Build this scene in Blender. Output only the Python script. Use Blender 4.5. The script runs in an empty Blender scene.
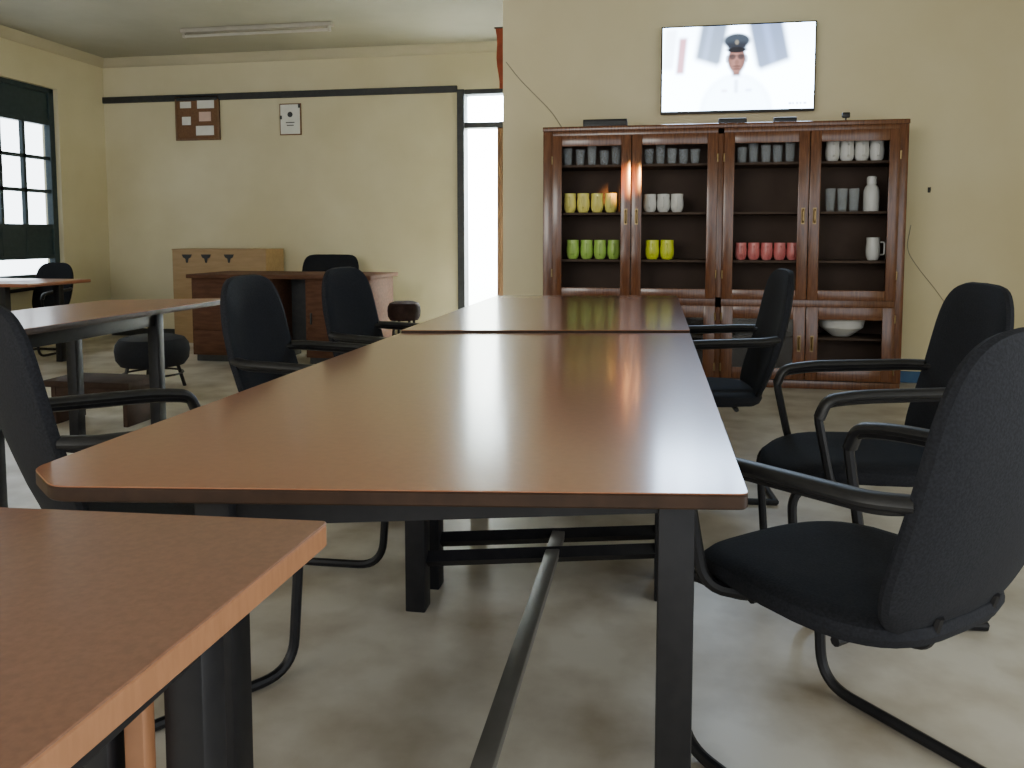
import bpy, bmesh, math, random
from mathutils import Vector, Euler, Matrix
random.seed(4)
PI = math.pi
col = bpy.context.scene.collection

# ------------------------------------------------------------------ camera
F = 800.0; PPX = 512.0; PPY = 296.0
PITCH = math.radians(4.3); YAW = math.radians(10.1); CH = 1.14
cd = bpy.data.cameras.new('camera'); cam = bpy.data.objects.new('camera', cd); col.objects.link(cam)
cam.location = (0, 0, CH); cam.rotation_euler = (PI/2-PITCH, 0, YAW)
cd.sensor_width = 36; cd.lens = F/1024*36; cd.shift_y = -(384-PPY)/1024; cd.clip_start = 0.02
bpy.context.scene.camera = cam
M3 = Euler((PI/2-PITCH, 0, YAW)).to_matrix()
def ray(px, py): return M3 @ Vector(((px-PPX)/F, -(py-PPY)/F, -1))
def at_z(px, py, z): d = ray(px, py); t = (z-CH)/d.z; return Vector((d.x*t, d.y*t, z))
def at_y(px, py, Y): d = ray(px, py); t = Y/d.y; return Vector((d.x*t, Y, CH+d.z*t))
def at_x(px, py, X): d = ray(px, py); t = X/d.x; return Vector((X, d.y*t, CH+d.z*t))

# ------------------------------------------------------------------ materials
def mat(name, c, rough=.5, metal=0, c2=None, scale=8, detail=4, bump=0, spec=.5, stretch=None, coat=0, bscale=None, lo=.35, hi=.65, crough=.15, cior=1.5):
    m = bpy.data.materials.new(name); m.use_nodes = True
    nt = m.node_tree; b = nt.nodes['Principled BSDF']
    b.inputs['Base Color'].default_value = (*c, 1); b.inputs['Roughness'].default_value = rough
    b.inputs['Metallic'].default_value = metal; b.inputs['Specular IOR Level'].default_value = spec
    if coat:
        b.inputs['Coat Weight'].default_value = coat; b.inputs['Coat Roughness'].default_value = crough; b.inputs['Coat IOR'].default_value = cior
    if c2 or bump:
        tc = nt.nodes.new('ShaderNodeTexCoord'); mp = nt.nodes.new('ShaderNodeMapping')
        nt.links.new(tc.outputs['Object'], mp.inputs['Vector'])
        if stretch: mp.inputs['Scale'].default_value = stretch
        n = nt.nodes.new('ShaderNodeTexNoise'); n.inputs['Scale'].default_value = scale; n.inputs['Detail'].default_value = detail
        nt.links.new(mp.outputs['Vector'], n.inputs['Vector'])
        if c2:
            r = nt.nodes.new('ShaderNodeValToRGB')
            r.color_ramp.elements[0].position = lo; r.color_ramp.elements[1].position = hi
            r.color_ramp.elements[0].color = (*c, 1); r.color_ramp.elements[1].color = (*c2, 1)
            nt.links.new(n.outputs['Fac'], r.inputs['Fac']); nt.links.new(r.outputs['Color'], b.inputs['Base Color'])
        if bump:
            n2 = n
            if bscale:
                n2 = nt.nodes.new('ShaderNodeTexNoise'); n2.inputs['Scale'].default_value = bscale
                nt.links.new(mp.outputs['Vector'], n2.inputs['Vector'])
            bp = nt.nodes.new('ShaderNodeBump'); bp.inputs['Strength'].default_value = bump; bp.inputs['Distance'].default_value = .01
            nt.links.new(n2.outputs['Fac'], bp.inputs['Height']); nt.links.new(bp.outputs['Normal'], b.inputs['Normal'])
    return m
def glass_mat(name, tint=(1, 1, 1), refl=.12, body=None):
    m = bpy.data.materials.new(name); m.use_nodes = True; nt = m.node_tree
    for n in list(nt.nodes): nt.nodes.remove(n)
    o = nt.nodes.new('ShaderNodeOutputMaterial'); mx = nt.nodes.new('ShaderNodeMixShader')
    t = nt.nodes.new('ShaderNodeBsdfTransparent'); t.inputs[0].default_value = (*tint, 1)
    if body:
        g = nt.nodes.new('ShaderNodeBsdfDiffuse'); g.inputs[0].default_value = (*body, 1)
    else:
        g = nt.nodes.new('ShaderNodeBsdfGlossy'); g.inputs['Roughness'].default_value = .04
    mx.inputs[0].default_value = refl
    nt.links.new(t.outputs[0], mx.inputs[1]); nt.links.new(g.outputs[0], mx.inputs[2]); nt.links.new(mx.outputs[0], o.inputs[0])
    return m
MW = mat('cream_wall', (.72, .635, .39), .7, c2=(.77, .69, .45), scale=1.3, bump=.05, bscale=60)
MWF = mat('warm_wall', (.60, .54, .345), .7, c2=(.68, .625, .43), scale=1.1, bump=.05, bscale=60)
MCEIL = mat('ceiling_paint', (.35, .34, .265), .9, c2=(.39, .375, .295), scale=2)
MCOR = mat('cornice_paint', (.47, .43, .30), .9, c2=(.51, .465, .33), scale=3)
MFLOOR = mat('concrete_floor', (.34, .285, .205), .38, c2=(.64, .605, .52), scale=3.2, detail=12, bump=.03, bscale=40, lo=.29, hi=.60)
MDARK = mat('dark_paint', (.018, .02, .022), .5, c2=(.028, .03, .03), scale=20)
MWIN = mat('dark_teal_paint', (.012, .03, .04), .5, c2=(.02, .042, .05), scale=20)
MSTEEL = mat('black_steel', (.006, .006, .008), .45, c2=(.010, .010, .012), scale=30, spec=.35)
MSTRET = mat('worn_steel', (.15, .145, .13), .4, metal=.3, c2=(.19, .18, .165), scale=6)
MTOP = mat('red_brown_laminate', (.31, .112, .050), .3, c2=(.34, .127, .058), scale=60, detail=6, spec=.5, coat=1, crough=.15, cior=1.9)
MTOP2 = mat('red_brown_laminate_far', (.32, .116, .052), .3, c2=(.35, .13, .060), scale=60, detail=6, spec=.5, coat=1, crough=.15, cior=1.75)
MTOP3 = mat('warm_brown_laminate', (.28, .10, .048), .36, c2=(.31, .115, .055), scale=60, detail=6, spec=.5, coat=.3)
MEDGE = mat('dark_edge_band', (.026, .012, .006), .5, c2=(.038, .018, .009), scale=30, spec=.3)
MTAN = mat('speckled_brown_laminate', (.195, .09, .052), .3, c2=(.245, .116, .069), scale=110, detail=5, spec=.5, coat=.7, cior=1.6)
MTANE = mat('orange_edge_band', (.31, .14, .062), .45, c2=(.36, .165, .075), scale=20, stretch=(1, 6, 1))
MMAH = mat('mahogany', (.105, .036, .014), .25, c2=(.19, .068, .025), scale=9, detail=6, stretch=(9, 9, .8), coat=.6)
MMAHI = mat('mahogany_inside', (.065, .041, .03), .7, c2=(.08, .052, .038), scale=4, spec=.3)
MDESK = mat('brown_desk_wood', (.085, .040, .024), .7, c2=(.12, .057, .034), scale=8, stretch=(1, 6, 6), spec=.1)
MBENCH = mat('dull_brown_wood', (.040, .025, .018), .8, c2=(.06, .037, .026), scale=10, spec=.15)
MBOX = mat('tan_plywood', (.32, .205, .095), .6, c2=(.38, .25, .12), scale=5, stretch=(1, 6, 6))
MFAB = mat('black_fabric', (.008, .009, .012), .85, c2=(.015, .016, .021), scale=200, detail=3, bump=.10, spec=.25)
MPAD = mat('black_arm_plastic', (.009, .009, .011), .45, c2=(.014, .014, .016), scale=40)
MGLASS = glass_mat('cabinet_glass', (.92, .93, .92), .04)
MWGL = glass_mat('window_glass', (.95, .98, 1), .05)
MBRASS = mat('aged_brass', (.35, .25, .12), .35, metal=1, c2=(.25, .17, .08), scale=40)
MYEL = mat('yellow_glaze', (.88, .78, .18), .3, c2=(.90, .84, .25), scale=8)
MGRN = mat('green_glaze', (.36, .60, .10), .3, c2=(.46, .68, .15), scale=8)
MLIME = mat('lime_glaze', (.72, .80, .03), .3, c2=(.78, .85, .06), scale=8)
MRED = mat('pink_red_glaze', (.66, .16, .16), .3, c2=(.74, .26, .25), scale=8)
MWHT = mat('white_glaze', (.72, .72, .68), .3, c2=(.78, .78, .75), scale=8)
MCLR = glass_mat('tumbler_glass', (.95, .97, .98), .16, (.75, .78, .80))
MPAPER = mat('white_paper', (.72, .72, .66), .8, c2=(.78, .78, .72), scale=10)
MPINK = mat('pink_paper', (.65, .45, .38), .8, c2=(.7, .5, .42), scale=10)
MCORK = mat('brown_cork', (.15, .075, .035), .9, c2=(.20, .10, .048), scale=70)
MLAMP = mat('grey_batten', (.38, .355, .30), .5, c2=(.42, .39, .33), scale=10)
MTUBE = mat('unlit_tube', (.46, .44, .39), .3, c2=(.5, .47, .42), scale=10)
MBLUE = mat('blue_paint', (.03, .10, .24), .5, c2=(.04, .13, .28), scale=10)
MREDC = mat('orange_red_cloth', (.26, .05, .018), .8, c2=(.34, .07, .025), scale=12)
MBLK = mat('black_plastic', (.008, .008, .009), .4, c2=(.012, .012, .013), scale=30)
MCAB = mat('grey_cable', (.30, .27, .19), .6, c2=(.36, .32, .23), scale=30)
MBRN = mat('brown_frame_wood', (.15, .078, .035), .5, c2=(.20, .105, .048), scale=10, stretch=(8, 8, 1))
MVINYL = mat('brown_vinyl', (.022, .012, .010), .8, c2=(.032, .017, .014), scale=20, spec=.15)
MOUT = mat('outside_plaster', (.85, .88, .88), .8, c2=(.9, .92, .92), scale=2)

# ------------------------------------------------------------------ mesh helpers
def B(): return bmesh.new()
def box(bm, x0, x1, y0, y1, z0, z1, bev=0, seg=2):
    vs = bmesh.ops.create_cube(bm, size=1)['verts']
    for v in vs:
        v.co = Vector((x0 if v.co.x < 0 else x1, y0 if v.co.y < 0 else y1, z0 if v.co.z < 0 else z1))
    if bev:
        es = list({e for v in vs for e in v.link_edges})
        bmesh.ops.bevel(bm, geom=es, offset=bev, segments=seg, affect='EDGES', profile=.5)
    return bm
def loft(bm, rings, cap=True, closed=False):
    vr = [[bm.verts.new(p) for p in r] for r in rings]
    n = len(vr[0]); k = len(vr)
    for a in range(k if closed else k-1):
        A = vr[a]; C = vr[(a+1) % k]
        for i in range(n): bm.faces.new((A[i], A[(i+1) % n], C[(i+1) % n], C[i]))
    if cap and not closed:
        bm.faces.new(vr[0][::-1]); bm.faces.new(vr[-1])
    return bm
def fillet(pts, rad, k=6):
    P = [Vector(p) for p in pts]; out = [P[0]]
    for i in range(1, len(P)-1):
        a = P[i-1]-P[i]; b = P[i+1]-P[i]
        t = min(rad, a.length*.48, b.length*.48)
        s = P[i]+a.normalized()*t; e = P[i]+b.normalized()*t
        for j in range(k+1):
            u = j/k; out.append(s*(1-u)**2+P[i]*2*u*(1-u)+e*u*u)
    out.append(P[-1]); return out
def tube(bm, pts, r, n=10, flat=1.0):
    P = [Vector(p) for p in pts]
    Q = [P[0]]
    for p in P[1:]:
        if (p-Q[-1]).length > 1e-5: Q.append(p)
    P = Q; rings = []; nrm = None
    for i, p in enumerate(P):
        d = ((P[i]-P[i-1]) if i else (P[1]-P[0])).normalized()
        if 0 < i < len(P)-1: d = (d+(P[i+1]-P[i]).normalized()).normalized()
        if nrm is None:
            up = Vector((0, 0, 1)) if abs(d.z) < .9 else Vector((1, 0, 0))
            nrm = (up-d*up.dot(d)).normalized()
        else: nrm = (nrm-d*nrm.dot(d)).normalized()
        bi = d.cross(nrm)
        rings.append([p+(nrm*math.cos(2*PI*j/n)*flat+bi*math.sin(2*PI*j/n))*r for j in range(n)])
    return loft(bm, rings)
def lathe(bm, prof, c=(0, 0, 0), n=18):
    c = Vector(c)
    return loft(bm, [[c+Vector((r*math.cos(2*PI*j/n), r*math.sin(2*PI*j/n), z)) for j in range(n)] for r, z in prof])
def roundpoly(pts, rads, k=5):
    out = []; n = len(pts)
    for i in range(n):
        p = Vector(pts[i][:2]); a = Vector(pts[i-1][:2])-p; b = Vector(pts[(i+1) % n][:2])-p; t = rads[i]
        s = p+a.normalized()*t; e = p+b.normalized()*t
        for j in range(k+1):
            u = j/k; out.append(s*(1-u)**2+p*2*u*(1-u)+e*u*u)
    return out
def slab(bm, poly, z0, z1, bev=.003):
    c = sum((Vector(p[:2]) for p in poly), Vector((0, 0)))/len(poly)
    def ring(z, ins):
        o = []
        for p in poly:
            d = Vector(p[:2])-c; q = c+d*(1-ins/d.length); o.append(Vector((q.x, q.y, z)))
        return o
    return loft(bm, [ring(z0, bev), ring(z0+bev, 0), ring(z1-bev, 0), ring(z1, bev)])
def obj(name, bm, m, parent=None, smooth=True):
    bmesh.ops.recalc_face_normals(bm, faces=bm.faces)
    me = bpy.data.meshes.new(name); bm.to_mesh(me); bm.free()
    for x in (m if isinstance(m, (list, tuple)) else [m]): me.materials.append(x)
    if smooth:
        for p in me.polygons: p.use_smooth = True
        me.set_sharp_from_angle(angle=math.radians(38))
    o = bpy.data.objects.new(name, me); col.objects.link(o)
    off = Vector((0, 0, 0)); q = parent
    while q is not None: off += q.location; q = q.parent
    if parent is not None:
        me.transform(Matrix.Translation(-off)); o.parent = parent
    return o
def tag(o, label, cat, group=None):
    o['label'] = label; o['category'] = cat
    if group: o['group'] = group
    return o
def thing(name, label, cat, loc=(0, 0, 0), group=None):
    o = bpy.data.objects.new(name, None); col.objects.link(o); o.location = loc; o.empty_display_size = .1
    return tag(o, label, cat, group)
def single(name, bm, m, label, cat, loc=(0, 0, 0), group=None):
    me_off = Vector(loc)
    o = obj(name, bm, m); o.data.transform(Matrix.Translation(-me_off)); o.location = loc
    return tag(o, label, cat, group)
def struct(name, bm, m, parent=None, smooth=False):
    o = obj(name, bm, m, parent, smooth)
    if parent is None: o['kind'] = 'structure'
    return o
def kids(o): return [c for c in bpy.data.objects if c.parent == o]
def dup(o, parent=None):
    c = o.copy(); col.objects.link(c)
    if parent is not None: c.parent = parent
    for k in kids(o): dup(k, c)
    return c

# ------------------------------------------------------------------ room
FY = at_z(900, 392, 0).y             # cabinet front plane
WY = FY+.42                          # wall with the screen
FW = 8.2                             # far wall
CX = at_y(503, 150, WY).x            # corner of the screen wall
LX = at_y(106, 160, FW).x            # left wall
CZ = at_y(106, 60, FW).z             # ceiling
RX = 3.5
LINT = at_y(280, 95, FW).z           # lintel line
DX0 = at_y(465, 200, FW).x           # door opening left side
DJ0 = at_y(458, 200, FW).x
DZ = at_y(480, 125, FW).z
DT = at_y(480, 94, FW).z

bm = B(); box(bm, LX-.3, RX+.2, -3.5, 10.2, -.1, 0); struct('floor', bm, MFLOOR)
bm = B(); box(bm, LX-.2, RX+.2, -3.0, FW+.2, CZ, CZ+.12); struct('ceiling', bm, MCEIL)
bm = B(); box(bm, CX, RX+.15, WY, WY+.2, 0, CZ); struct('wall_back', bm, MW)
bm = B(); box(bm, CX, CX+.2, WY+.2, FW+.15, 0, CZ); struct('wall_return', bm, MW)
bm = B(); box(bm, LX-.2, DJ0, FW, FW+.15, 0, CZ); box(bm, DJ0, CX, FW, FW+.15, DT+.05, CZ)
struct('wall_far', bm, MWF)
bm = B(); box(bm, RX, RX+.15, 2.4, WY, 0, CZ); struct('wall_right', bm, MW)
# left wall with the window opening
WN1 = at_x(62, 200, LX).y; WN0 = WN1-2.1
WZ0 = .70; WZ1 = LINT
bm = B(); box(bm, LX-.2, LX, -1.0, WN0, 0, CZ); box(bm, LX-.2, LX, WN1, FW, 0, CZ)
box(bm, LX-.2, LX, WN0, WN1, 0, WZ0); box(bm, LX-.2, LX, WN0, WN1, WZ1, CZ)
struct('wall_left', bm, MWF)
bm = B(); box(bm, -4.5, 1.5, 9.9, 10.1, 0, 3.0); struct('wall_outside', bm, MOUT)
# cornices
def cornice(name, pts2):
    bm = B(); loft(bm, pts2); struct(name, bm, MCOR, smooth=True)
def prof(o, ax, s):
    P = [(0, -.09), (.015, -.085), (.035, -.06), (.06, -.03), (.085, -.012), (.09, 0), (0, 0)]
    out = []
    for a, b in P:
        out.append(Vector((o[0]+(s*a if ax == 'x' else 0), o[1]+(s*a if ax == 'y' else 0), CZ+b)))
    return out
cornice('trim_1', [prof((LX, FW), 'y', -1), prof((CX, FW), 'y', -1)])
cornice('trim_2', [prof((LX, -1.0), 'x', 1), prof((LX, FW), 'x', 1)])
# dark lintel rail along the far wall
bm = B(); box(bm, LX, DJ0, FW-.03, FW, LINT-.035, LINT+.035, .006); struct('trim_3', bm, MDARK)
bm = B(); box(bm, CX, RX, WY-.015, WY, 0, .09, .004); struct('baseboard_back', bm, MBLUE)
bm = B(); box(bm, LX, DJ0, FW-.015, FW, 0, .09, .004); struct('baseboard_far', bm, MDARK)

# doorway
bm = B()
box(bm, DJ0, DX0, FW-.03, FW+.16, 0, DT+.05, .004); box(bm, DX0, CX, FW-.01, FW+.16, DT, DT+.05, .004)
box(bm, DX0, CX, FW-.01, FW+.12, DZ-.03, DZ+.03, .004)
door = struct('door_1', bm, MDARK)
bx0 = at_y(497, 200, FW).x
bm = B(); box(bm, bx0, bx0+.09, FW, FW+.08, 0, DZ-.03, .005); obj('door_post', bm, MBRN, door)
bm = B(); box(bm, DX0, CX, FW+.05, FW+.056, DZ+.03, DT); obj('transom_pane', bm, MWGL, door)

# window of dark steel
bm = B()
t = .05; X0, X1 = LX-.12, LX-.05
box(bm, X0, X1, WN0, WN0+t, WZ0, WZ1, .004); box(bm, X0, X1, WN1-.07, WN1, WZ0, WZ1, .004)
box(bm, X0, X1, WN0, WN1, WZ0, WZ0+t, .004); box(bm, X0, X1, WN0, WN1, WZ1-t, WZ1, .004)
win = struct('window_1', bm, MWIN)
zt = at_x(30, 121, LX).z; zb = at_x(30, 224, LX).z; zl = at_x(45, 257, LX).z
bm = B()
yb = WN1-.07
cols = [at_x(31, 170, LX).y, at_x(7, 170, LX).y]
stp = cols[0]-cols[1]
ys = [cols[0]-k*stp for k in range(5) if cols[0]-k*stp > WN0+.06]
for y in ys: box(bm, X0+.015, X1-.015, y-.018, y+.018, zl, zt)
for k in range(1, 3):
    z = zb+(zt-zb)*k/3; box(bm, X0+.015, X1-.015, WN0+t, yb, z-.018, z+.018)
box(bm, X0+.005, X1-.005, WN0+t, yb, zt, zt+.05); box(bm, X0+.005, X1-.005, WN0+t, yb, zb-.04, zb)
box(bm, X0+.005, X1-.005, WN0+t, yb, zl-.02, zl+.02)
obj('glazing_bars', bm, MWIN, win)
bm = B(); box(bm, X0+.03, X0+.05, WN0+t, yb, zt+.05, WZ1-t); box(bm, X0+.03, X0+.05, WN0+t, yb, zl+.02, zb-.04); obj('dark_panel', bm, MWIN, win)
bm = B(); box(bm, X0+.034, X0+.04, WN0+t, yb, zb, zt); box(bm, X0+.034, X0+.04, WN0+t, yb, WZ0+t, zl-.02); obj('pane', bm, MWGL, win)
bm = B(); box(bm, LX-.05, LX+.05, WN0-.04, WN1+.02, WZ0-.04, WZ0, .006); obj('window_sill', bm, MCOR, win)

# ------------------------------------------------------------------ long meeting tables
TH = .75
fr = at_z(749, 494, TH); sr = at_z(690, 333, TH); sl = at_z(400, 333, TH)
er = at_z(677, 297, TH); el = at_z(497, 297, TH)
def long_table(name, label, P, rads, m, xs, ysf, skew, sides, up=0):
    c = sum(P, Vector((0, 0, 0)))/len(P); c.z = 0
    t = thing(name, label, 'table', c)
    T = TH+up
    poly = roundpoly(P, rads)
    bm = B(); slab(bm, poly, T-.0022, T, .001); obj('tabletop', bm, m, t)
    bm = B(); slab(bm, poly, T-.026, T-.0023, .003); obj('edge_band', bm, MEDGE, t)
    yv = lambda x, i: ysf[i]+(x-xs[0])/(xs[1]-xs[0])*skew
    h = .031
    for i in range(len(ysf)):
        for x in xs:
            y = yv(x, i); bm = B(); box(bm, x-h, x+h, y-h, y+h, 0, T-.026, .004); obj('leg', bm, MSTEEL, t)
    a0 = (xs[0], yv(xs[0], 0)); a1 = (xs[1], yv(xs[1], 0)); b0 = (xs[0], yv(xs[0], -1)); b1 = (xs[1], yv(xs[1], -1))
    for (p, q) in ((a0, a1), (b0, b1), (a0, b0), (a1, b1))[:4 if sides else 2]:
        bm = B(); d = (Vector(q)-Vector(p)).normalized(); nn = Vector((-d.y, d.x))*.016
        rings = [[Vector((e[0]+s*nn.x, e[1]+s*nn.y, z)) for s, z in ((-1, T-.085), (1, T-.085), (1, T-.027), (-1, T-.027))] for e in (p, q)]
        loft(bm, rings); obj('apron', bm, MSTEEL, t)
    for i in range(len(ysf)):
        p = (xs[0], yv(xs[0], i)); q = (xs[1], yv(xs[1], i))
        if i == 0 and sides: continue
        bm = B(); tube(bm, [(p[0], p[1], .155), (q[0], q[1], .155)], .025, 4); obj('cross_bar', bm, MSTEEL, t)
    mx = (xs[0]+xs[1])/2+.03
    bm = B(); box(bm, mx-.021, mx+.021, ysf[0]-.25 if sides else ysf[0]+.06, ysf[-1]+.1, .148, .174, .003, 2); obj('stretcher', bm, MSTRET, t)
    return t
lx0 = at_z(420, 605, 0).x; lyr = at_z(420, 605, 0).y
long_table('meeting_table', 'long red-brown laminate meeting table nearest the camera, rounded corners and black steel legs',
           [at_z(33, 468, TH), at_z(50, 486, TH), fr, sr, sl],
           [.025, .025, .014, .005, .005], MTOP, (lx0, .043), (1.19, lyr-.02, lyr+.14), .20, True)
g = Vector((0, .012, 0))
long_table('meeting_table', 'red-brown meeting table joined end to end beyond the nearer one, closest to the glass cabinet', [sl+g, sr+g, er, el],
           [.005, .005, .02, .02], MTOP2, (lx0, .0), (sl.y+.10, el.y-.4), .13, False, .010)

# ------------------------------------------------------------------ brown table at the front left
c0 = at_z(328, 521, TH); cL = at_z(0, 507, TH); cN = at_z(20, 768, TH)
dirL = (cL-c0).normalized(); dirN = (cN-c0).normalized()
P = [c0, c0+dirL*1.25, c0+dirL*1.25+dirN*.78, c0+dirN*.78]
ctr = sum(P, Vector())/4; ctr.z = 0
t = thing('side_table', 'speckled brown table with light orange edge band in the front left corner', 'table', ctr)
poly = roundpoly(P, [.008]*4)
bm = B(); slab(bm, poly, TH-.003, TH, .001); obj('tabletop', bm, MTAN, t)
bm = B(); slab(bm, poly, TH-.034, TH-.0031, .002); obj('edge_band', bm, MTANE, t)
def leg_at(p, h, z1, m, nm):
    bm = B(); box(bm, p.x-h, p.x+h, p.y-h, p.y+h, 0, z1, .004); obj(nm, bm, m, t)
lp = c0+dirL*.10+dirN*.155
leg_at(lp, .026, TH-.034, MSTEEL, 'leg')
leg_at(c0+dirL*.085+dirN*.62, .03, TH-.034, MSTEEL, 'leg')
leg_at(c0+dirL*1.15+dirN*.16, .03, TH-.034, MSTEEL, 'leg')
leg_at(c0+dirL*1.15+dirN*.62, .03, TH-.034, MSTEEL, 'leg')
p = c0+dirL*.148+dirN*.19
bm = B(); box(bm, p.x-.013, p.x+.013, p.y-.012, p.y+.012, .02, TH-.034, .003); obj('wooden_upright', bm, MTANE, t)
p = c0+dirL*.195+dirN*.19
leg_at(p, .022, TH-.034, MSTEEL, 'steel_upright')
p2 = c0+dirL*.115+dirN*.16; p3 = c0+dirL*1.12+dirN*.16
bm = B(); box(bm, p3.x, p2.x, p2.y-.015, p2.y+.015, TH-.10, TH-.035, .003); obj('apron', bm, MSTEEL, t)
p2 = c0+dirL*.085+dirN*.19; p3 = c0+dirL*.085+dirN*.59
bm = B(); box(bm, p2.x-.015, p2.x+.015, p3.y, p2.y, TH-.10, TH-.035, .003); obj('apron', bm, MSTEEL, t)

# ------------------------------------------------------------------ chairs
def sgp(v, e): return math.copysign(abs(v)**e, v)
def make_chair(label, lx=.27, eb=.52, lean=.24, wide=1.0):
    r = thing('office_chair', label, 'chair')
    N = 44
    def seat_ring(s, z):
        o = []
        for i in range(N):
            a = 2*PI*i/N; x = .025+.275*s*sgp(math.cos(a), .62); y = .25*s*sgp(math.sin(a), .62)
            y *= 1-.10*max(0, x/.25)
            zz = z-.022*max(0, (x-.08)/.17)**2
            o.append(Vector((x, y, zz)))
        return o
    bm = B(); loft(bm, [seat_ring(s, z) for s, z in ((.2, .412), (.85, .411), (.97, .419), (1, .436), (.985, .453), (.93, .463), (.8, .467), (.5, .461), (.2, .457))])
    obj('seat', bm, MFAB, r)
    def back_ring(s, off):
        o = []
        for i in range(N):
            a = 2*PI*i/N; yy = .245*wide*s*sgp(math.cos(a), eb-.04); zz = .287*s*sgp(math.sin(a), eb)
            w = 1-.05*max(0, -zz/.29)**2-.10*max(0, zz/.29)**2
            z = .708+zz; yy *= w
            x = -.225-(z-.45)*lean+.55*yy*yy+off-.03*math.sin((z-.45)*PI/.55)
            o.append(Vector((x, yy, z)))
        return o
    bm = B(); loft(bm, [back_ring(s, o) for s, o in ((.2, -.018), (.6, -.018), (.9, -.017), (.985, -.011), (1, 0), (.985, .011), (.9, .018), (.6, .019), (.2, .018))])
    obj('backrest', bm, MFAB, r)
    for s in (-1, 1):
        bm = B(); tube(bm, fillet([(-.05, s*.09, .400), (-.225, s*.09, .400), (-.245, s*.09, .47)], .05), .009, 8)
        obj('back_bracket', bm, MSTEEL, r)
    for s in (-1, 1):
        bm = B()
        tube(bm, fillet([(-.290, s*.19, .70), (-.24, s*.258, .692), (.10, s*.268, .676), (.215, s*.268, .658), (.16, s*.258, .405), (.08, s*.18, .402)], .075), .013, 8)
        a = obj('armrest', bm, MSTEEL, r)
        pts = fillet([(-.275, s*.228, .706), (-.22, s*.262, .703), (.09, s*.27, .690), (.185, s*.27, .674), (.205, s*.27, .62)], .06)
        bm = B(); tube(bm, pts, .024, 12, .62); obj('arm_pad', bm, MPAD, a)
        bm = B()
        tube(bm, fillet([(-.29, s*.235, .014), (lx-.03, s*.235, .014), (lx, s*.235, .412), (.10, s*.215, .398), (.08, s*.10, .398)], .085, 8), .0135, 9)
        obj('sled_leg', bm, MSTEEL, r)
    bm = B(); tube(bm, [(-.285, -.235, .014), (-.285, .235, .014)], .0135, 9); obj('cross_bar', bm, MSTEEL, r)
    for x in (.08, -.12):
        bm = B(); tube(bm, [(x, -.205, .400), (x, .205, .400)], .010, 8); obj('seat_bar', bm, MSTEEL, r)
    return r
def cw(xc, zc):  # ground position from sideways / forward distances
    return Vector((xc*math.cos(YAW)-zc*math.sin(YAW), xc*math.sin(YAW)+zc*math.cos(YAW), 0))
G = 'black armchairs around the long tables'
base = make_chair('black fabric armchair second from camera on the right of the long table')
base.location = cw(1.11, 2.50); base.rotation_euler.z = math.radians(184)
base['group'] = G
def chair(label, pos, rot, sc=1, grp=G):
    o = dup(base); o.location = pos; o.rotation_euler.z = math.radians(rot); o.scale = (sc,)*3
    o['label'] = label
    if grp: o['group'] = grp
    elif 'group' in o: del o['group']
    return o
chair('black fabric armchair closest to camera, its back cut by the right frame edge', cw(.705, 1.62), 131, 1.0)
chair('black fabric armchair tucked in just in front of the glass cabinet', cw(.86, 3.58), 184)
chair('black armchair at far left frame edge, beside the near end of the long table', cw(-.905, 2.01), 53)
chair('black armchair on the left of the long table, nearer of the two backs mid picture', cw(-.65, 2.93), 2)
chair('black armchair on the left of the far meeting table, before the brown desk', cw(-.46, 3.64), -6)

# ------------------------------------------------------------------ narrow table on the left with stool and bench
far_r = at_z(233, 298, TH); far_l = at_z(105, 300, TH)
d = Vector((0, -1, 0))
P = [far_l, far_r, far_r+d*2.0, far_l+d*1.75]
ctr = sum(P, Vector())/4; ctr.z = 0
t = thing('narrow_table', 'narrow red-brown table with black legs at the left, behind the left armchair', 'table', ctr)
poly = roundpoly([P[3], P[2], P[1], P[0]], [.02]*4)
bm = B(); slab(bm, poly, TH-.003, TH, .001); obj('tabletop', bm, MTOP3, t)
bm = B(); slab(bm, poly, TH-.03, TH-.0031, .002); obj('edge_band', bm, MEDGE, t)
yl = 3.95
for x, y in ((far_r.x-.08, yl), (far_l.x+.10, yl), (far_r.x-.08, P[2].y+.2), (far_l.x+.10, P[3].y+.2)):
    bm = B(); box(bm, x-.03, x+.03, y-.03, y+.03, 0, TH-.03, .004); obj('leg', bm, MSTEEL, t)
for y in (yl, P[2].y+.2):
    bm = B(); box(bm, far_l.x+.1, far_r.x-.08, y-.015, y+.015, TH-.10, TH-.031, .003); obj('apron', bm, MSTEEL, t)
for x in (far_r.x-.08, far_l.x+.10):
    bm = B(); box(bm, x-.015, x+.015, P[2].y+.2, yl, TH-.10, TH-.031, .003); obj('apron', bm, MSTEEL, t)
# low bench
p = at_y(115, 378, 4.35)
bz = p.z
t = thing('bench', 'low dark brown wooden bench under the narrow left table', 'bench', (p.x, 4.35, 0))
bm = B(); box(bm, p.x-.38, p.x+.2, 4.2, 4.5, bz-.04, bz, .006); obj('seat', bm, MBENCH, t)
for sx in (-.34, .14):
    bm = B(); box(bm, p.x+sx, p.x+sx+.03, 4.22, 4.48, 0, bz-.04, .004); obj('side_panel', bm, MBENCH, t)
bm = B(); box(bm, p.x-.31, p.x+.14, 4.225, 4.245, bz-.14, bz-.04, .003); obj('front_rail', bm, MBENCH, t)
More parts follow.
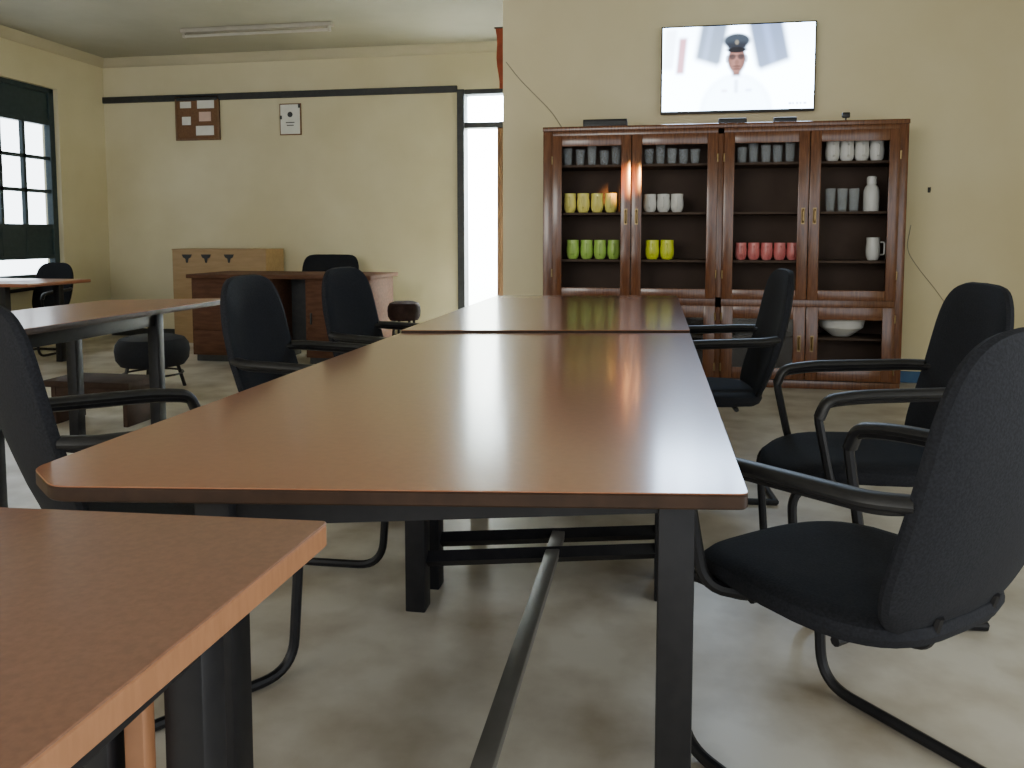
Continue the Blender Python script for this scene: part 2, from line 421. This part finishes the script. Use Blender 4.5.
# padded stool
p = at_y(152, 335, 5.35)
def stool(name, label, x, y, z, r, m, th=.085):
    t = thing(name, label, 'stool', (x, y, 0))
    bm = B(); lathe(bm, [(r*.3, z-th), (r*.85, z-th), (r*.97, z-th*.8), (r, z-th*.5), (r*.97, z-th*.28), (r*.86, z-th*.1), (r*.6, z-.003), (r*.2, z)], (x, y, 0), 32); obj('seat', bm, m, t)
    for k in range(4):
        a = PI/4+k*PI/2
        bm = B(); tube(bm, [(x+math.cos(a)*r*.65, y+math.sin(a)*r*.65, z-th+.005), (x+math.cos(a)*r*.85, y+math.sin(a)*r*.85, 0)], .013, 8); obj('leg', bm, MSTEEL, t)
    bm = B(); n = 24; R = r*.80
    loft(bm, [[Vector((x+math.cos(2*PI*i/n)*(R+.008*math.cos(2*PI*j/6)), y+math.sin(2*PI*i/n)*(R+.008*math.cos(2*PI*j/6)), .12+.008*math.sin(2*PI*j/6))) for j in range(6)] for i in range(n)], closed=True)
    obj('foot_ring', bm, MSTEEL, t)
    return t
stool('padded_stool', 'black padded round stool seen beyond the narrow left table', p.x, 5.35, p.z, .26, MFAB, .22)
p = at_y(404, 301, 6.9)
stool('padded_stool', 'dark brown padded stool right of the wide brown desk', p.x, 6.9, p.z, .15, MVINYL, .17)

# ------------------------------------------------------------------ far left desk
dr = at_z(91, 279, .75)
x1, y1 = dr.x, dr.y
xa = LX+.04
t = thing('writing_desk', 'brown writing desk below the steel window at left frame edge', 'desk', ((xa+x1)/2, y1-.2, 0))
bm = B(); box(bm, xa, x1, y1-.75, y1, .72, .75, .006); obj('desktop', bm, MTOP3, t)
bm = B(); box(bm, xa+.05, x1-.32, y1-.66, y1-.63, .30, .72, .003); obj('modesty_panel', bm, MDESK, t)
for x in (x1-.28, xa+.08):
    for y in (y1-.68, y1-.07):
        bm = B(); box(bm, x-.03, x+.03, y-.03, y+.03, 0, .72, .004); obj('leg', bm, MSTEEL, t)
cy = y1+.29
p = at_y(20, 270, cy)
chair('black chair with rounded back half hidden behind the writing desk below the window', Vector((max(p.x, LX+.26), cy, 0)), -90, .88, None)

# ------------------------------------------------------------------ wide brown desk
dx0 = at_z(190, 362, 0).x; dy0 = 6.62; dx1 = at_y(370, 300, dy0+.02).x
dz = at_y(290, 275, dy0).z
t = thing('pedestal_desk', 'wide dark brown wooden desk with kneehole in front of the far wall', 'desk', ((dx0+dx1)/2, dy0+.35, 0))
W = dx1-dx0
bm = B(); box(bm, dx0-.03, dx1+.03, dy0-.04, dy0+.72, dz-.035, dz, .006); obj('desktop', bm, MDESK, t)
pA = dx0+.46*W; pB = dx0+.65*W
bm = B(); box(bm, dx0, pA, dy0, dy0+.66, .06, dz-.035, .004); obj('pedestal', bm, MDESK, t)
for k in range(3):
    z0 = .08+k*.212
    bm = B(); box(bm, dx0+.02, pA-.02, dy0-.010, dy0+.001, z0, z0+.205, .003); dw = obj('drawer', bm, MDESK, t)
    xm = (dx0+pA)/2
    bm = B(); tube(bm, fillet([(xm-.05, dy0-.009, z0+.1), (xm-.05, dy0-.034, z0+.1), (xm+.05, dy0-.034, z0+.1), (xm+.05, dy0-.009, z0+.1)], .015), .006, 8); obj('handle', bm, MDARK, dw)
bm = B(); box(bm, pB, dx1, dy0, dy0+.66, .06, dz-.035, .004); obj('pedestal', bm, MDESK, t)
bm = B(); box(bm, pB+.02, dx1-.02, dy0-.010, dy0+.001, .08, dz-.06, .003); dw = obj('cupboard_door', bm, MDESK, t)
bm = B(); box(bm, pB+.05, pB+.065, dy0-.03, dy0-.009, .36, .46, .003); obj('handle', bm, MDARK, dw)
bm = B(); box(bm, pA, pB, dy0+.4, dy0+.42, .12, dz-.035); obj('modesty_panel', bm, MDARK, t)
bm = B(); box(bm, dx0+.02, pA-.02, dy0+.03, dy0+.63, 0, .061); obj('plinth', bm, MDARK, t)
bm = B(); box(bm, pB+.02, dx1-.02, dy0+.03, dy0+.63, 0, .061); obj('plinth', bm, MDARK, t)
# chair behind it
p = at_y(319, 258, 7.66)
o = make_chair('wide square-backed black chair facing the room behind the wide brown desk', eb=.30, wide=1.32)
o.location = Vector((p.x, 7.66, 0)); o.rotation_euler.z = -PI/2; o.scale = (1, 1, .95)
# tan box behind
b0 = at_y(172, 250, 7.75).x; b1 = at_y(266, 250, 7.75).x; bz = at_y(226, 249, 7.75).z
t = thing('low_cupboard', 'plain tan plywood box unit with three dark marks by the far wall', 'cupboard', ((b0+b1)/2, 7.95, 0))
bm = B(); box(bm, b0, b1, 7.75, 8.15, .0, bz-.012, .004); obj('body', bm, MBOX, t)
bm = B(); box(bm, b0-.003, b1+.003, 7.747, 8.153, bz-.012, bz, .003); obj('top_board', bm, MBOX, t)
for xx in (187, 206, 229):
    q = at_y(xx, 258, 7.75)
    bm = B()
    loft(bm, [[Vector((q.x+a*1.25, yy, q.z+b*1.25)) for a, b in ((-.045, .03), (.045, .03), (.035, .005), (.014, -.005), (.007, -.04), (-.007, -.04), (-.014, -.005), (-.035, .005))] for yy in (7.744, 7.751)])
    obj('lock_plate', bm, MDARK, t)

# ------------------------------------------------------------------ glass fronted cabinet
KX0 = at_y(543, 200, FY).x; KX1 = at_y(907, 200, FY).x; KH = at_y(726, 123, FY).z
KB = WY-.005
cab = thing('display_cabinet', 'mahogany cabinet with four tall doors showing rows of cups, against the wall below the screen', 'cabinet', ((KX0+KX1)/2, FY+.2, 0))
zr = at_y(760, 302, FY).z      # mid rail
mid = at_y(720, 200, FY).x
bm = B()
box(bm, KX0, KX0+.03, FY+.02, KB, 0, KH-.03, .003); box(bm, KX1-.03, KX1, FY+.02, KB, 0, KH-.03, .003)
box(bm, KX0+.03, KX1-.03, KB-.012, KB, .03, KH-.03)
box(bm, mid-.015, mid+.015, FY+.03, KB-.012, .06, KH-.03)
box(bm, KX0+.03, KX1-.03, FY+.02, KB-.012, .06, .085); box(bm, KX0+.03, KX1-.03, FY+.02, KB-.012, zr-.04, zr+.03, .003)
obj('body', bm, [MMAHI], cab)
bm = B(); box(bm, KX0-.004, KX1+.004, FY-.008, KB, KH-.035, KH, .006); obj('cornice_board', bm, MMAH, cab)
bm = B(); box(bm, KX0, KX1, FY+.01, KB, 0, .06, .003); obj('plinth', bm, MMAH, cab)
# face frame
edges = [at_y(x, 220, FY).x for x in (543, 560, 631, 720, 808, 890, 907)]
bm = B()
box(bm, KX0, KX0+.075, FY, FY+.022, .06, KH-.035, .003); box(bm, KX1-.06, KX1, FY, FY+.022, .06, KH-.035, .003)
box(bm, mid-.025, mid+.025, FY, FY+.022, .06, KH-.035, .003)
box(bm, KX0+.075, KX1-.06, FY, FY+.0215, zr-.045, zr+.035, .003); box(bm, KX0+.075, KX1-.06, FY, FY+.0215, KH-.08, KH-.035, .003)
obj('face_frame', bm, MMAH, cab)
# shelves
SZ = [at_y(595, y, FY+.17).z for y in (259, 213, 166)]
for z in SZ:
    for a, b in ((KX0+.03, mid-.015), (mid+.015, KX1-.03)):
        bm = B(); box(bm, a, b, FY+.05, KB-.012, z-.018, z, .002); obj('shelf', bm, MMAHI, cab)
bm = B(); box(bm, KX0+.03, KX1-.03, FY+.08, KB-.012, .36, .378, .002); obj('shelf', bm, MMAHI, cab)
spans = [(KX0+.07, edges[2]), (edges[2], mid-.02), (mid+.02, edges[4]), (edges[4], KX1-.055)]
def door_leaf(x0, x1, z0, z1, st, hside, glazed):
    y0, y1 = FY-.022, FY-.001
    g = .003; x0 += g; x1 -= g
    bm = B()
    box(bm, x0, x0+st, y0, y1, z0, z1, .004); box(bm, x1-st, x1, y0, y1, z0, z1, .004)
    box(bm, x0+st, x1-st, y0, y1, z0, z0+st, .004); box(bm, x0+st, x1-st, y0, y1, z1-st*1.1, z1, .004)
    o = obj('door', bm, MMAH, cab)
    if glazed:
        bm = B(); box(bm, x0+st-.005, x1-st+.005, FY-.012, FY-.008, z0+st-.005, z1-st*1.1+.005); obj('glass_pane', bm, MGLASS, o)
    xh = x1-st*.5 if hside > 0 else x0+st*.5
    zc = (z0+z1)/2
    bm = B(); tube(bm, fillet([(xh, y0, zc-.045), (xh, y0-.025, zc-.045), (xh, y0-.025, zc+.045), (xh, y0, zc+.045)], .012), .006, 8)
    box(bm, xh-.012, xh+.012, y0-.003, y0+.001, zc-.06, zc+.06)
    obj('handle', bm, MBRASS, o)
    xk = x0 if hside > 0 else x1
    for zz in (z0+.15*(z1-z0), z0+.85*(z1-z0)):
        bm = B(); tube(bm, [(xk, y0-.002, zz-.03), (xk, y0-.002, zz+.03)], .006, 8); obj('hinge', bm, MBRASS, o)
for i, (a, b) in enumerate(spans):
    door_leaf(a, b, zr+.02, KH-.07, .075, 1 if i % 2 == 0 else -1, False)
    door_leaf(a, b, .07, zr-.03, .085, 1 if i % 2 == 0 else -1, i < 3)

# crockery
def mug_proto(m, h, r, label, grp, handle=True):
    t = thing('mug', label, 'mug', (0, 0, 0), grp)
    bm = B(); lathe(bm, [(r*.62, 0), (r*.72, .004), (r*.92, h*.16), (r*1.0, h*.34), (r*1.0, h*.55), (r*.93, h*.78), (r*.95, h*.96), (r*.93, h), (r*.86, h*.97), (r*.86, h*.78), (r*.90, h*.5), (r*.6, .014), (.004, .012)], (0, 0, 0), 22); obj('cup_body', bm, m, t)
    if handle:
        bm = B(); tube(bm, fillet([(r*.90, 0, h*.8), (r*1.6, 0, h*.8), (r*1.6, 0, h*.25), (r*.92, 0, h*.25)], .025), .006, 8); obj('handle', bm, m, t)
    return t
def tumbler(h, r, label, grp):
    bm = B(); lathe(bm, [(r*.75, 0), (r*.84, h*.2), (r, h), (r*.93, h), (r*.78, h*.2), (r*.7, .012), (.003, .012)], (0, 0, 0), 18)
    return tag(obj('drinking_glass', bm, MCLR), label, 'glass', grp)
def row(proto, pxs, shelf_z, py, depth=.13, spread=0):
    for i, x in enumerate(pxs):
        p = at_y(x, py, FY+depth)
        o = proto if i == 0 else dup(proto)
        o.location = (p.x+random.uniform(-.001, .001), FY+depth+random.uniform(-.01, .01)+(.03*(i % 2) if spread else 0), shelf_z+.001)
        o.rotation_euler.z = -PI/2+(random.uniform(-.06, .06))
        if spread: o.scale = (1, 1, random.uniform(.72, 1.1))
row(mug_proto(MYEL, .15, .049, 'yellow mug in the row on the middle shelf behind the leftmost cabinet door', 'yellow mugs behind the leftmost cabinet door'), (570, 583.5, 597, 611), SZ[1], 205)
row(mug_proto(MGRN, .15, .049, 'green mug in the row on the lower shelf behind the leftmost cabinet door', 'green mugs behind the leftmost cabinet door'), (573, 586.5, 600, 613.5), SZ[0], 250)
row(mug_proto(MLIME, .15, .053, 'lime mug on the lower shelf behind the second cabinet door', 'lime mugs behind the second cabinet door'), (652, 667), SZ[0], 250)
row(mug_proto(MRED, .13, .044, 'pinkish red mug in the row on the lower shelf behind the third cabinet door', 'red mugs behind the third cabinet door'), (740.5, 753.5, 766.5, 779.5, 792.5), SZ[0], 250)
row(mug_proto(MWHT, .14, .049, 'white mug in the row on the middle shelf behind the second cabinet door', 'white mugs behind the second cabinet door'), (650, 663.5, 677), SZ[1], 205)
row(mug_proto(MWHT, .15, .050, 'white mug in the row on the top shelf behind the rightmost cabinet door', 'white mugs behind the rightmost cabinet door'), (832, 847, 862, 877), SZ[2], 155)
row(tumbler(.14, .038, 'clear glass in the row on the top shelf behind the leftmost cabinet door', 'glasses behind the leftmost cabinet door'), (568, 580, 592, 604, 616), SZ[2], 155, .13, 1)
row(tumbler(.15, .038, 'clear glass in the row on the top shelf behind the second cabinet door', 'glasses behind the second cabinet door'), (649, 660.5, 672, 683.5, 695), SZ[2], 155, .13, 1)
row(tumbler(.15, .038, 'clear glass in the row on the top shelf behind the third cabinet door', 'glasses behind the third cabinet door'), (742, 754, 766, 778, 790), SZ[2], 155, .13, 1)
row(tumbler(.17, .038, 'clear glass in the row on the middle shelf behind the rightmost cabinet door', 'glasses behind the rightmost cabinet door'), (830, 842, 854), SZ[1], 205)
p = at_y(871, 205, FY+.17)
t = thing('flask', 'white flask standing on the middle shelf behind the rightmost cabinet door', 'flask', (p.x, FY+.17, SZ[1]+.001))
bm = B(); lathe(bm, [(.05, 0), (.055, .01), (.055, .15), (.045, .18), (.03, .20), (.03, .21)], (p.x, FY+.17, SZ[1]+.001), 20); obj('flask_body', bm, MWHT, t)
bm = B(); lathe(bm, [(.034, .205), (.034, .25), (.026, .26)], (p.x, FY+.17, SZ[1]+.001), 20); obj('cap', bm, MWHT, t)
p = at_y(873, 245, FY+.17)
t = mug_proto(MWHT, .17, .05, 'white jug on the lower shelf behind the rightmost cabinet door', None); t['category'] = 'jug'; t.name = 'jug'
t.location = (p.x, FY+.17, SZ[0]+.001)
p = at_y(840, 360, FY+.22)
bm = B(); lathe(bm, [(.06, 0), (.075, .01), (.155, .07), (.17, .135), (.163, .135), (.148, .075), (.06, .018), (.004, .016)], (0, 0, 0), 32)
o = tag(obj('bowl', bm, MWHT), 'white bowl on the shelf behind the lower right cabinet door', 'bowl'); o.location = (p.x, FY+.22, .379)

# ------------------------------------------------------------------ television
TVY = WY-.075
q = [at_y(*c, TVY) for c in ((662, 27), (817, 20), (815, 111), (660, 114))]
tx0, tx1 = (q[0].x+q[3].x)/2, (q[1].x+q[2].x)/2
tz1, tz0 = (q[0].z+q[1].z)/2, (q[2].z+q[3].z)/2
tv = thing('television', 'flat television showing a man in a cap, wall mounted above the cabinet', 'television', ((tx0+tx1)/2, WY-.03, tz0))
bm = B(); box(bm, tx0, tx1, TVY+.002, TVY+.04, tz0, tz1, .006); obj('casing', bm, MBLK, tv)
bm = B(); box(bm, tx0+.12, tx1-.12, TVY+.039, WY-.0003, tz0+.06, tz1-.06); obj('wall_bracket', bm, MBLK, tv)
bz = .012
sx0, sx1, sz0, sz1 = tx0+bz, tx1-bz, tz0+.02, tz1-bz
# the broadcast picture: a colour per vertex of a fine grid
def ss(a, b, x):
    t = max(0, min(1, (x-a)/(b-a))); return t*t*(3-2*t)
def mixc(c, d, f): return tuple(c[i]*(1-f)+d[i]*f for i in range(3))
def e_m(u, v, cu, cv, a, b, s=.18):
    d = math.hypot((u-cu)/a, (v-cv)/b); return 1-ss(1-s, 1+s, d)
def r_m(u, v, u0, u1, v0, v1, s=.012):
    return ss(u0-s, u0+s, u)*(1-ss(u1-s, u1+s, u))*ss(v0-2*s, v0+2*s, v)*(1-ss(v1-2*s, v1+2*s, v))
WHITE = (13., 17., 22.)
def picture(u, v):
    c = mixc(WHITE, (8.0, 10.5, 14.), .6*ss(.5, .0, v))
    # draped flags
    uu = u+.10*v; f = r_m(uu, v, .25, .44, -.2, .48-.6*abs(u-.36), .028)
    c = mixc(c, mixc((.08, .14, .34), (.5, .8, 1.6), max(0, math.sin(uu*42+.6))**2*.6), f*.93)
    uu = u-.12*v; f = r_m(uu, v, .565, .80, -.2, .54-.6*abs(u-.66), .028)
    c = mixc(c, mixc((.04, .11, .45), (.4, .7, 1.8), max(0, math.sin(uu*36+2.2))**2*.6), f*.94)
    c = mixc(c, (2.2, .45, .45), .93*r_m(u+.05*v, v, .115, .175, .12, .56, .018))
    c = mixc(c, (6.0, 6.9, 8.4), .8*r_m(u+.05*v, v, .02, .10, .02, .5, .02))
    # the man
    K = 1.15; u = .495+(u-.495)/K; v = .66+(v-.66)/K
    f = e_m(u, v, .495, .98, .20, .38, .14)*ss(.55, .6, v)
    c = mixc(c, (9.0, 12., 16.), f)
    f2 = e_m(u, v, .495, .98, .21, .40, .09)-e_m(u, v, .495, .98, .185, .36, .09); c = mixc(c, (3.4, 4.0, 5.2), .35*max(0, f2))
    c = mixc(c, (1.9, 2.2, 2.9), .6*r_m(u, v, .483, .507, .64, .78, .010))
    c = mixc(c, (3.2, 1.6, 1.5), .6*r_m(u, v, .41, .445, .74, .77, .010)); c = mixc(c, (1.8, 2.4, 3.8), .6*r_m(u, v, .548, .585, .74, .77, .010))
    c = mixc(c, (.46, .20, .17), r_m(u, v, .470, .520, .48, .61, .014))
    f = e_m(u, v, .495, .435, .055, .148, .20)
    sh = 1-.45*ss(.0, .055, abs(u-.49))
    c = mixc(c, (1.0*sh, .48*sh, .40*sh), f)
    c = mixc(c, (.3, .14, .12), .7*e_m(u, v, .440, .43, .010, .04)); c = mixc(c, (.3, .14, .12), .7*e_m(u, v, .550, .43, .010, .04))
    c = mixc(c, (.08, .07, .08), .8*e_m(u, v, .471, .408, .019, .028, .4)); c = mixc(c, (.08, .07, .08), .8*e_m(u, v, .519, .408, .019, .028, .4))
    c = mixc(c, (.08, .07, .08), .7*r_m(u, v, .443, .547, .392, .402, .006))
    c = mixc(c, (.42, .2, .16), .6*e_m(u, v, .496, .465, .012, .03, .5))
    c = mixc(c, (.20, .09, .08), .7*e_m(u, v, .496, .506, .022, .012, .5))
    c = mixc(c, (.26, .11, .10), .7*e_m(u, v, .496, .532, .02, .012, .5))
    # cap
    c = mixc(c, (.11, .15, .21), e_m(u, v, .495, .245, .080, .080, .2))
    c = mixc(c, (.06, .07, .10), r_m(u, v, .438, .552, .26, .335, .014))
    c = mixc(c, (.03, .03, .04), e_m(u, v, .495, .337, .060, .030, .25))
    c = mixc(c, (1.0, .9, .7), .5*e_m(u, v, .495, .26, .011, .024, .4))
    return c
def caption(u, v, c):
    for k, w in enumerate((.02, .012, .016, .012, .02)):
        c = mixc(c, (1.6, 1.9, 2.6), .85*r_m(u, v, .84+k*.024, .84+k*.024+w, .925, .95, .003))
    return c
NU, NV = 210, 118
me = bpy.data.meshes.new('screen')
vs = [(sx0+(sx1-sx0)*i/NU-tv.location.x, TVY-tv.location.y, sz1-(sz1-sz0)*j/NV-tv.location.z) for j in range(NV+1) for i in range(NU+1)]
fs = [(j*(NU+1)+i, (j+1)*(NU+1)+i, (j+1)*(NU+1)+i+1, j*(NU+1)+i+1) for j in range(NV) for i in range(NU)]
me.from_pydata(vs, [], fs)
ca = me.color_attributes.new('picture', 'FLOAT_COLOR', 'POINT')
ca.data.foreach_set('color', [x for j in range(NV+1) for i in range(NU+1) for x in (*caption(i/NU, j/NV, picture(i/NU, j/NV)), 1)])
ms = bpy.data.materials.new('lit_screen'); ms.use_nodes = True; nt = ms.node_tree; b = nt.nodes['Principled BSDF']
at = nt.nodes.new('ShaderNodeVertexColor'); at.layer_name = 'picture'
b.inputs['Base Color'].default_value = (.01, .01, .012, 1); b.inputs['Roughness'].default_value = .3
nt.links.new(at.outputs['Color'], b.inputs['Emission Color']); b.inputs['Emission Strength'].default_value = 1.0
me.materials.append(ms)
o = bpy.data.objects.new('screen', me); col.objects.link(o); o.parent = tv
o['label'] = 'glowing bluish white screen picture of a man in a dark cap'

# things on top of the cabinet
def px_box(name, label, cat, x0, x1, py, dep, d, m, feat=True):
    a = at_y(x0, 120, FY+dep).x; b = at_y(x1, 120, FY+dep).x; h = max(.02, at_y((x0+x1)/2, py, FY+dep).z-KH)
    t = thing(name, label, cat, ((a+b)/2, FY+dep, KH))
    bm = B(); box(bm, a, b, FY+dep, FY+dep+d, KH+(.003 if feat else .0005), KH+h, .004); obj('casing', bm, m, t)
    if feat:
        bm = B(); box(bm, a+.01, b-.01, FY+dep-.003, FY+dep+.001, KH+h*.3, KH+h*.7); obj('front_panel', bm, MDARK, t)
        for xx in (a+.015, b-.025):
            bm = B(); box(bm, xx, xx+.01, FY+dep+.02, FY+dep+.03, KH, KH+.004); obj('foot', bm, MBLK, t)
    return t
px_box('receiver_box', 'flat black receiver box on top of the cabinet, left of the screen', 'receiver', 583, 627, 119, .05, .2, MBLK)
px_box('router', 'small dark box on the cabinet top below the screen centre', 'router', 719, 747, 118, .05, .12, MBLK)
px_box('remote_control', 'slim black remote lying on the cabinet top below the right part of the screen', 'remote', 774, 797, 117, .05, .05, MBLK, False)
p = at_y(846, 113, FY+.1)
t = thing('webcam', 'tiny black camera standing on the cabinet top right of the screen', 'camera', (p.x, FY+.1, KH))
bm = B(); lathe(bm, [(.022, 0), (.022, .006), (.006, .01), (.006, .03)], (p.x, FY+.1, KH), 14); obj('stand', bm, MBLK, t)
bm = B(); box(bm, p.x-.028, p.x+.028, FY+.085, FY+.115, KH+.03, KH+.07, .008); obj('camera_body', bm, MBLK, t)

# wall details
def wire(name, label, pix, m, r=.004):
    pts = fillet([at_y(a, b, WY-r+.0003) for a, b in pix], .15)
    bm = B(); tube(bm, pts, r, 6); single(name, bm, m, label, 'cable', pts[0])
wire('cable', 'thin cable drooping from the wall corner to the cabinet top', [(506, 62), (520, 80), (538, 98), (552, 112), (562, 128)], MCAB)
wire('cable', 'thin pale cable hanging on the wall right of the cabinet', [(911, 225), (906, 250), (918, 268), (940, 295), (965, 335), (985, 371)], MCAB, .003)
p = at_y(929, 190, WY)
t = thing('wall_hook', 'tiny dark hook on the cream wall right of the cabinet', 'hook', (p.x, WY, p.z))
bm = B(); box(bm, p.x-.01, p.x+.01, WY-.006, WY-.0005, p.z-.02, p.z+.02, .002); obj('plate', bm, MDARK, t)
bm = B(); tube(bm, fillet([(p.x, WY-.005, p.z), (p.x, WY-.03, p.z-.01), (p.x, WY-.03, p.z+.02)], .01), .004, 8); obj('hook_arm', bm, MDARK, t)
# banner at the corner
a = at_y(495.5, 28, WY+.12); b = at_y(501, 88, WY+.12)
t = thing('hanging_pennant', 'narrow orange-red cloth hanging at the corner left of the screen wall', 'pennant', (CX, WY+.12, b.z))
bm = B(); tube(bm, [(CX, WY+.12, a.z), (a.x-.01, WY+.12, a.z)], .007, 8); obj('rod', bm, MDARK, t)
rings = []
for k in range(9):
    z = a.z-.005+(b.z-a.z)*k/8; w = .006*math.sin(k*1.1)
    rings.append([Vector((a.x+.03*k/8+w, WY+.117+w, z)), Vector((CX-.006, WY+.117-w, z)), Vector((CX-.006, WY+.123-w, z)), Vector((a.x+.03*k/8+w, WY+.123+w, z))])
bm = B(); loft(bm, rings); obj('cloth', bm, MREDC, t)

# notice board, framed notice
def wall_rect(x0, y0, x1, y1, Y):
    a = at_y(x0, y0, Y); b = at_y(x1, y1, Y); return a.x, b.x, b.z, a.z
x0, x1, z0, z1 = wall_rect(176, 97, 221, 140, FW)
t = thing('notice_board', 'brown cork notice board with papers on the far wall below the dark rail', 'notice board', ((x0+x1)/2, FW, z0))
bm = B(); box(bm, x0, x1, FW-.02, FW-.001, z0, z1); obj('cork_panel', bm, MCORK, t)
bm = B(); w = .02
box(bm, x0, x1, FW-.03, FW-.002, z0, z0+w, .003); box(bm, x0, x1, FW-.03, FW-.002, z1-w, z1, .003)
box(bm, x0, x0+w, FW-.03, FW-.002, z0+w, z1-w, .003); box(bm, x1-w, x1, FW-.03, FW-.002, z0+w, z1-w, .003); obj('frame', bm, MBRN, t)
labs = ['white paper at the top left of the notice board', 'larger white paper at the top right of the notice board', 'small white paper at the left middle of the notice board',
        'pinkish paper at the right middle of the notice board', 'white paper at the bottom right of the notice board']
for k, (a, b, c, d, m) in enumerate(((180, 102, 191, 108, MPAPER), (197, 100, 214, 108, MPAPER), (182, 117, 191, 125, MPAPER), (199, 112, 211, 121, MPINK), (196, 126, 214, 135, MPAPER))):
    e = wall_rect(a, b, c, d, FW-.022)
    bm = B(); box(bm, e[0], e[1], FW-.024, FW-.0202, e[2], e[3]); single('paper_sheet', bm, m, labs[k], 'paper', (e[0], FW-.022, e[2]), 'papers on the notice board')
x0, x1, z0, z1 = wall_rect(280, 104, 302, 135, FW)
t = thing('framed_notice', 'pale framed notice hanging on the far wall right of the notice board', 'framed notice', ((x0+x1)/2, FW, z0))
bm = B(); box(bm, x0, x1, FW-.018, FW-.001, z0, z1, .003); obj('frame', bm, MCORK, t)
bm = B(); box(bm, x0+.012, x1-.012, FW-.021, FW-.017, z0+.012, z1-.012); obj('sheet', bm, MPAPER, t)
bm = B(); xm = (x0+x1)/2; zm = (z0+z1)/2
lathe(bm, [(.03, -.001), (.03, .001)], (0, 0, 0), 16)
for v in bm.verts: v.co = Vector((xm+v.co.x, FW-.0215+v.co.z, zm+.05+v.co.y))
box(bm, xm-.05, xm+.05, FW-.0225, FW-.0205, zm-.04, zm-.03); box(bm, xm-.04, xm+.04, FW-.0225, FW-.0205, zm-.07, zm-.06)
box(bm, x0+.005, x0+.03, FW-.024, FW-.0205, zm+.0, zm+.04); box(bm, x1-.03, x1-.005, FW-.024, FW-.0205, z1-.05, z1-.01)
obj('print', bm, MDARK, t)

# fluorescent batten on the ceiling
a = at_z(185, 37, CZ-.06); b = at_z(330, 27, CZ-.06)
L = (b-a).length; c = (a+b)/2
t = thing('ceiling_batten', 'unlit fluorescent batten light on the ceiling at upper left', 'ceiling light', (c.x, c.y, CZ))
bm = B(); box(bm, c.x-L/2, c.x+L/2, c.y-.03, c.y+.03, CZ-.04, CZ-.001, .006); obj('batten_body', bm, MLAMP, t)
bm = B(); tube(bm, [(c.x-L/2+.04, c.y, CZ-.068), (c.x+L/2-.04, c.y, CZ-.068)], .014, 12); obj('fluorescent_tube', bm, MTUBE, t)
for s in (-1, 1):
    xx = c.x+s*(L/2-.03); bm = B(); box(bm, xx-.012, xx+.012, c.y-.018, c.y+.018, CZ-.085, CZ-.04, .003); obj('tube_holder', bm, MLAMP, t)

# ------------------------------------------------------------------ light
w = bpy.data.worlds.new('world'); bpy.context.scene.world = w; w.use_nodes = True
nt = w.node_tree; bg = nt.nodes['Background']; bg.inputs[0].default_value = (.93, .97, 1.0, 1)
tc = nt.nodes.new('ShaderNodeTexCoord'); sx = nt.nodes.new('ShaderNodeSeparateXYZ'); nt.links.new(tc.outputs['Generated'], sx.inputs[0])
r1 = nt.nodes.new('ShaderNodeMapRange'); r1.inputs['From Min'].default_value = -.35; r1.inputs['From Max'].default_value = .35
r1.inputs['To Min'].default_value = 1.7; r1.inputs['To Max'].default_value = 8.0      # brighter open sky beyond the far side of the building
nt.links.new(sx.outputs['Y'], r1.inputs['Value']); nt.links.new(r1.outputs[0], bg.inputs[1])
def area(name, loc, target, sx, sy, power, c):
    l = bpy.data.lights.new(name, 'AREA'); l.shape = 'RECTANGLE'; l.size = sx; l.size_y = sy; l.energy = power; l.color = c
    o = bpy.data.objects.new(name, l); col.objects.link(o); o.location = loc
    o.rotation_euler = (Vector(target)-Vector(loc)).to_track_quat('-Z', 'Y').to_euler()
area('rear_fill', (-3.0, -2.4, 2.2), (1.8, 6.5, 1.3), 3, 1.8, 105, (1, .96, .87))  # unseen fill lamp added behind the camera to brighten the room
area('outside_wall_fill', (-1.8, 8.75, 3.4), (-1.8, 9.9, 1.2), 2.5, .6, 3600, (.80, .91, 1))  # added lamp, brightens the outside wall and its streak on the tables
# added spot lamp in the room, puts an orange glow on the left cabinet doors
l = bpy.data.lights.new('warm_glow_spot', 'SPOT'); l.energy = 3600; l.color = (1, .42, .10); l.spot_size = math.radians(5); l.spot_blend = 1; l.shadow_soft_size = .03
o = bpy.data.objects.new('warm_glow_spot', l); col.objects.link(o); o.location = (.6, 3.2, 2.5)
o.rotation_euler = (at_y(627, 182, FY)-Vector(o.location)).to_track_quat('-Z', 'Y').to_euler()
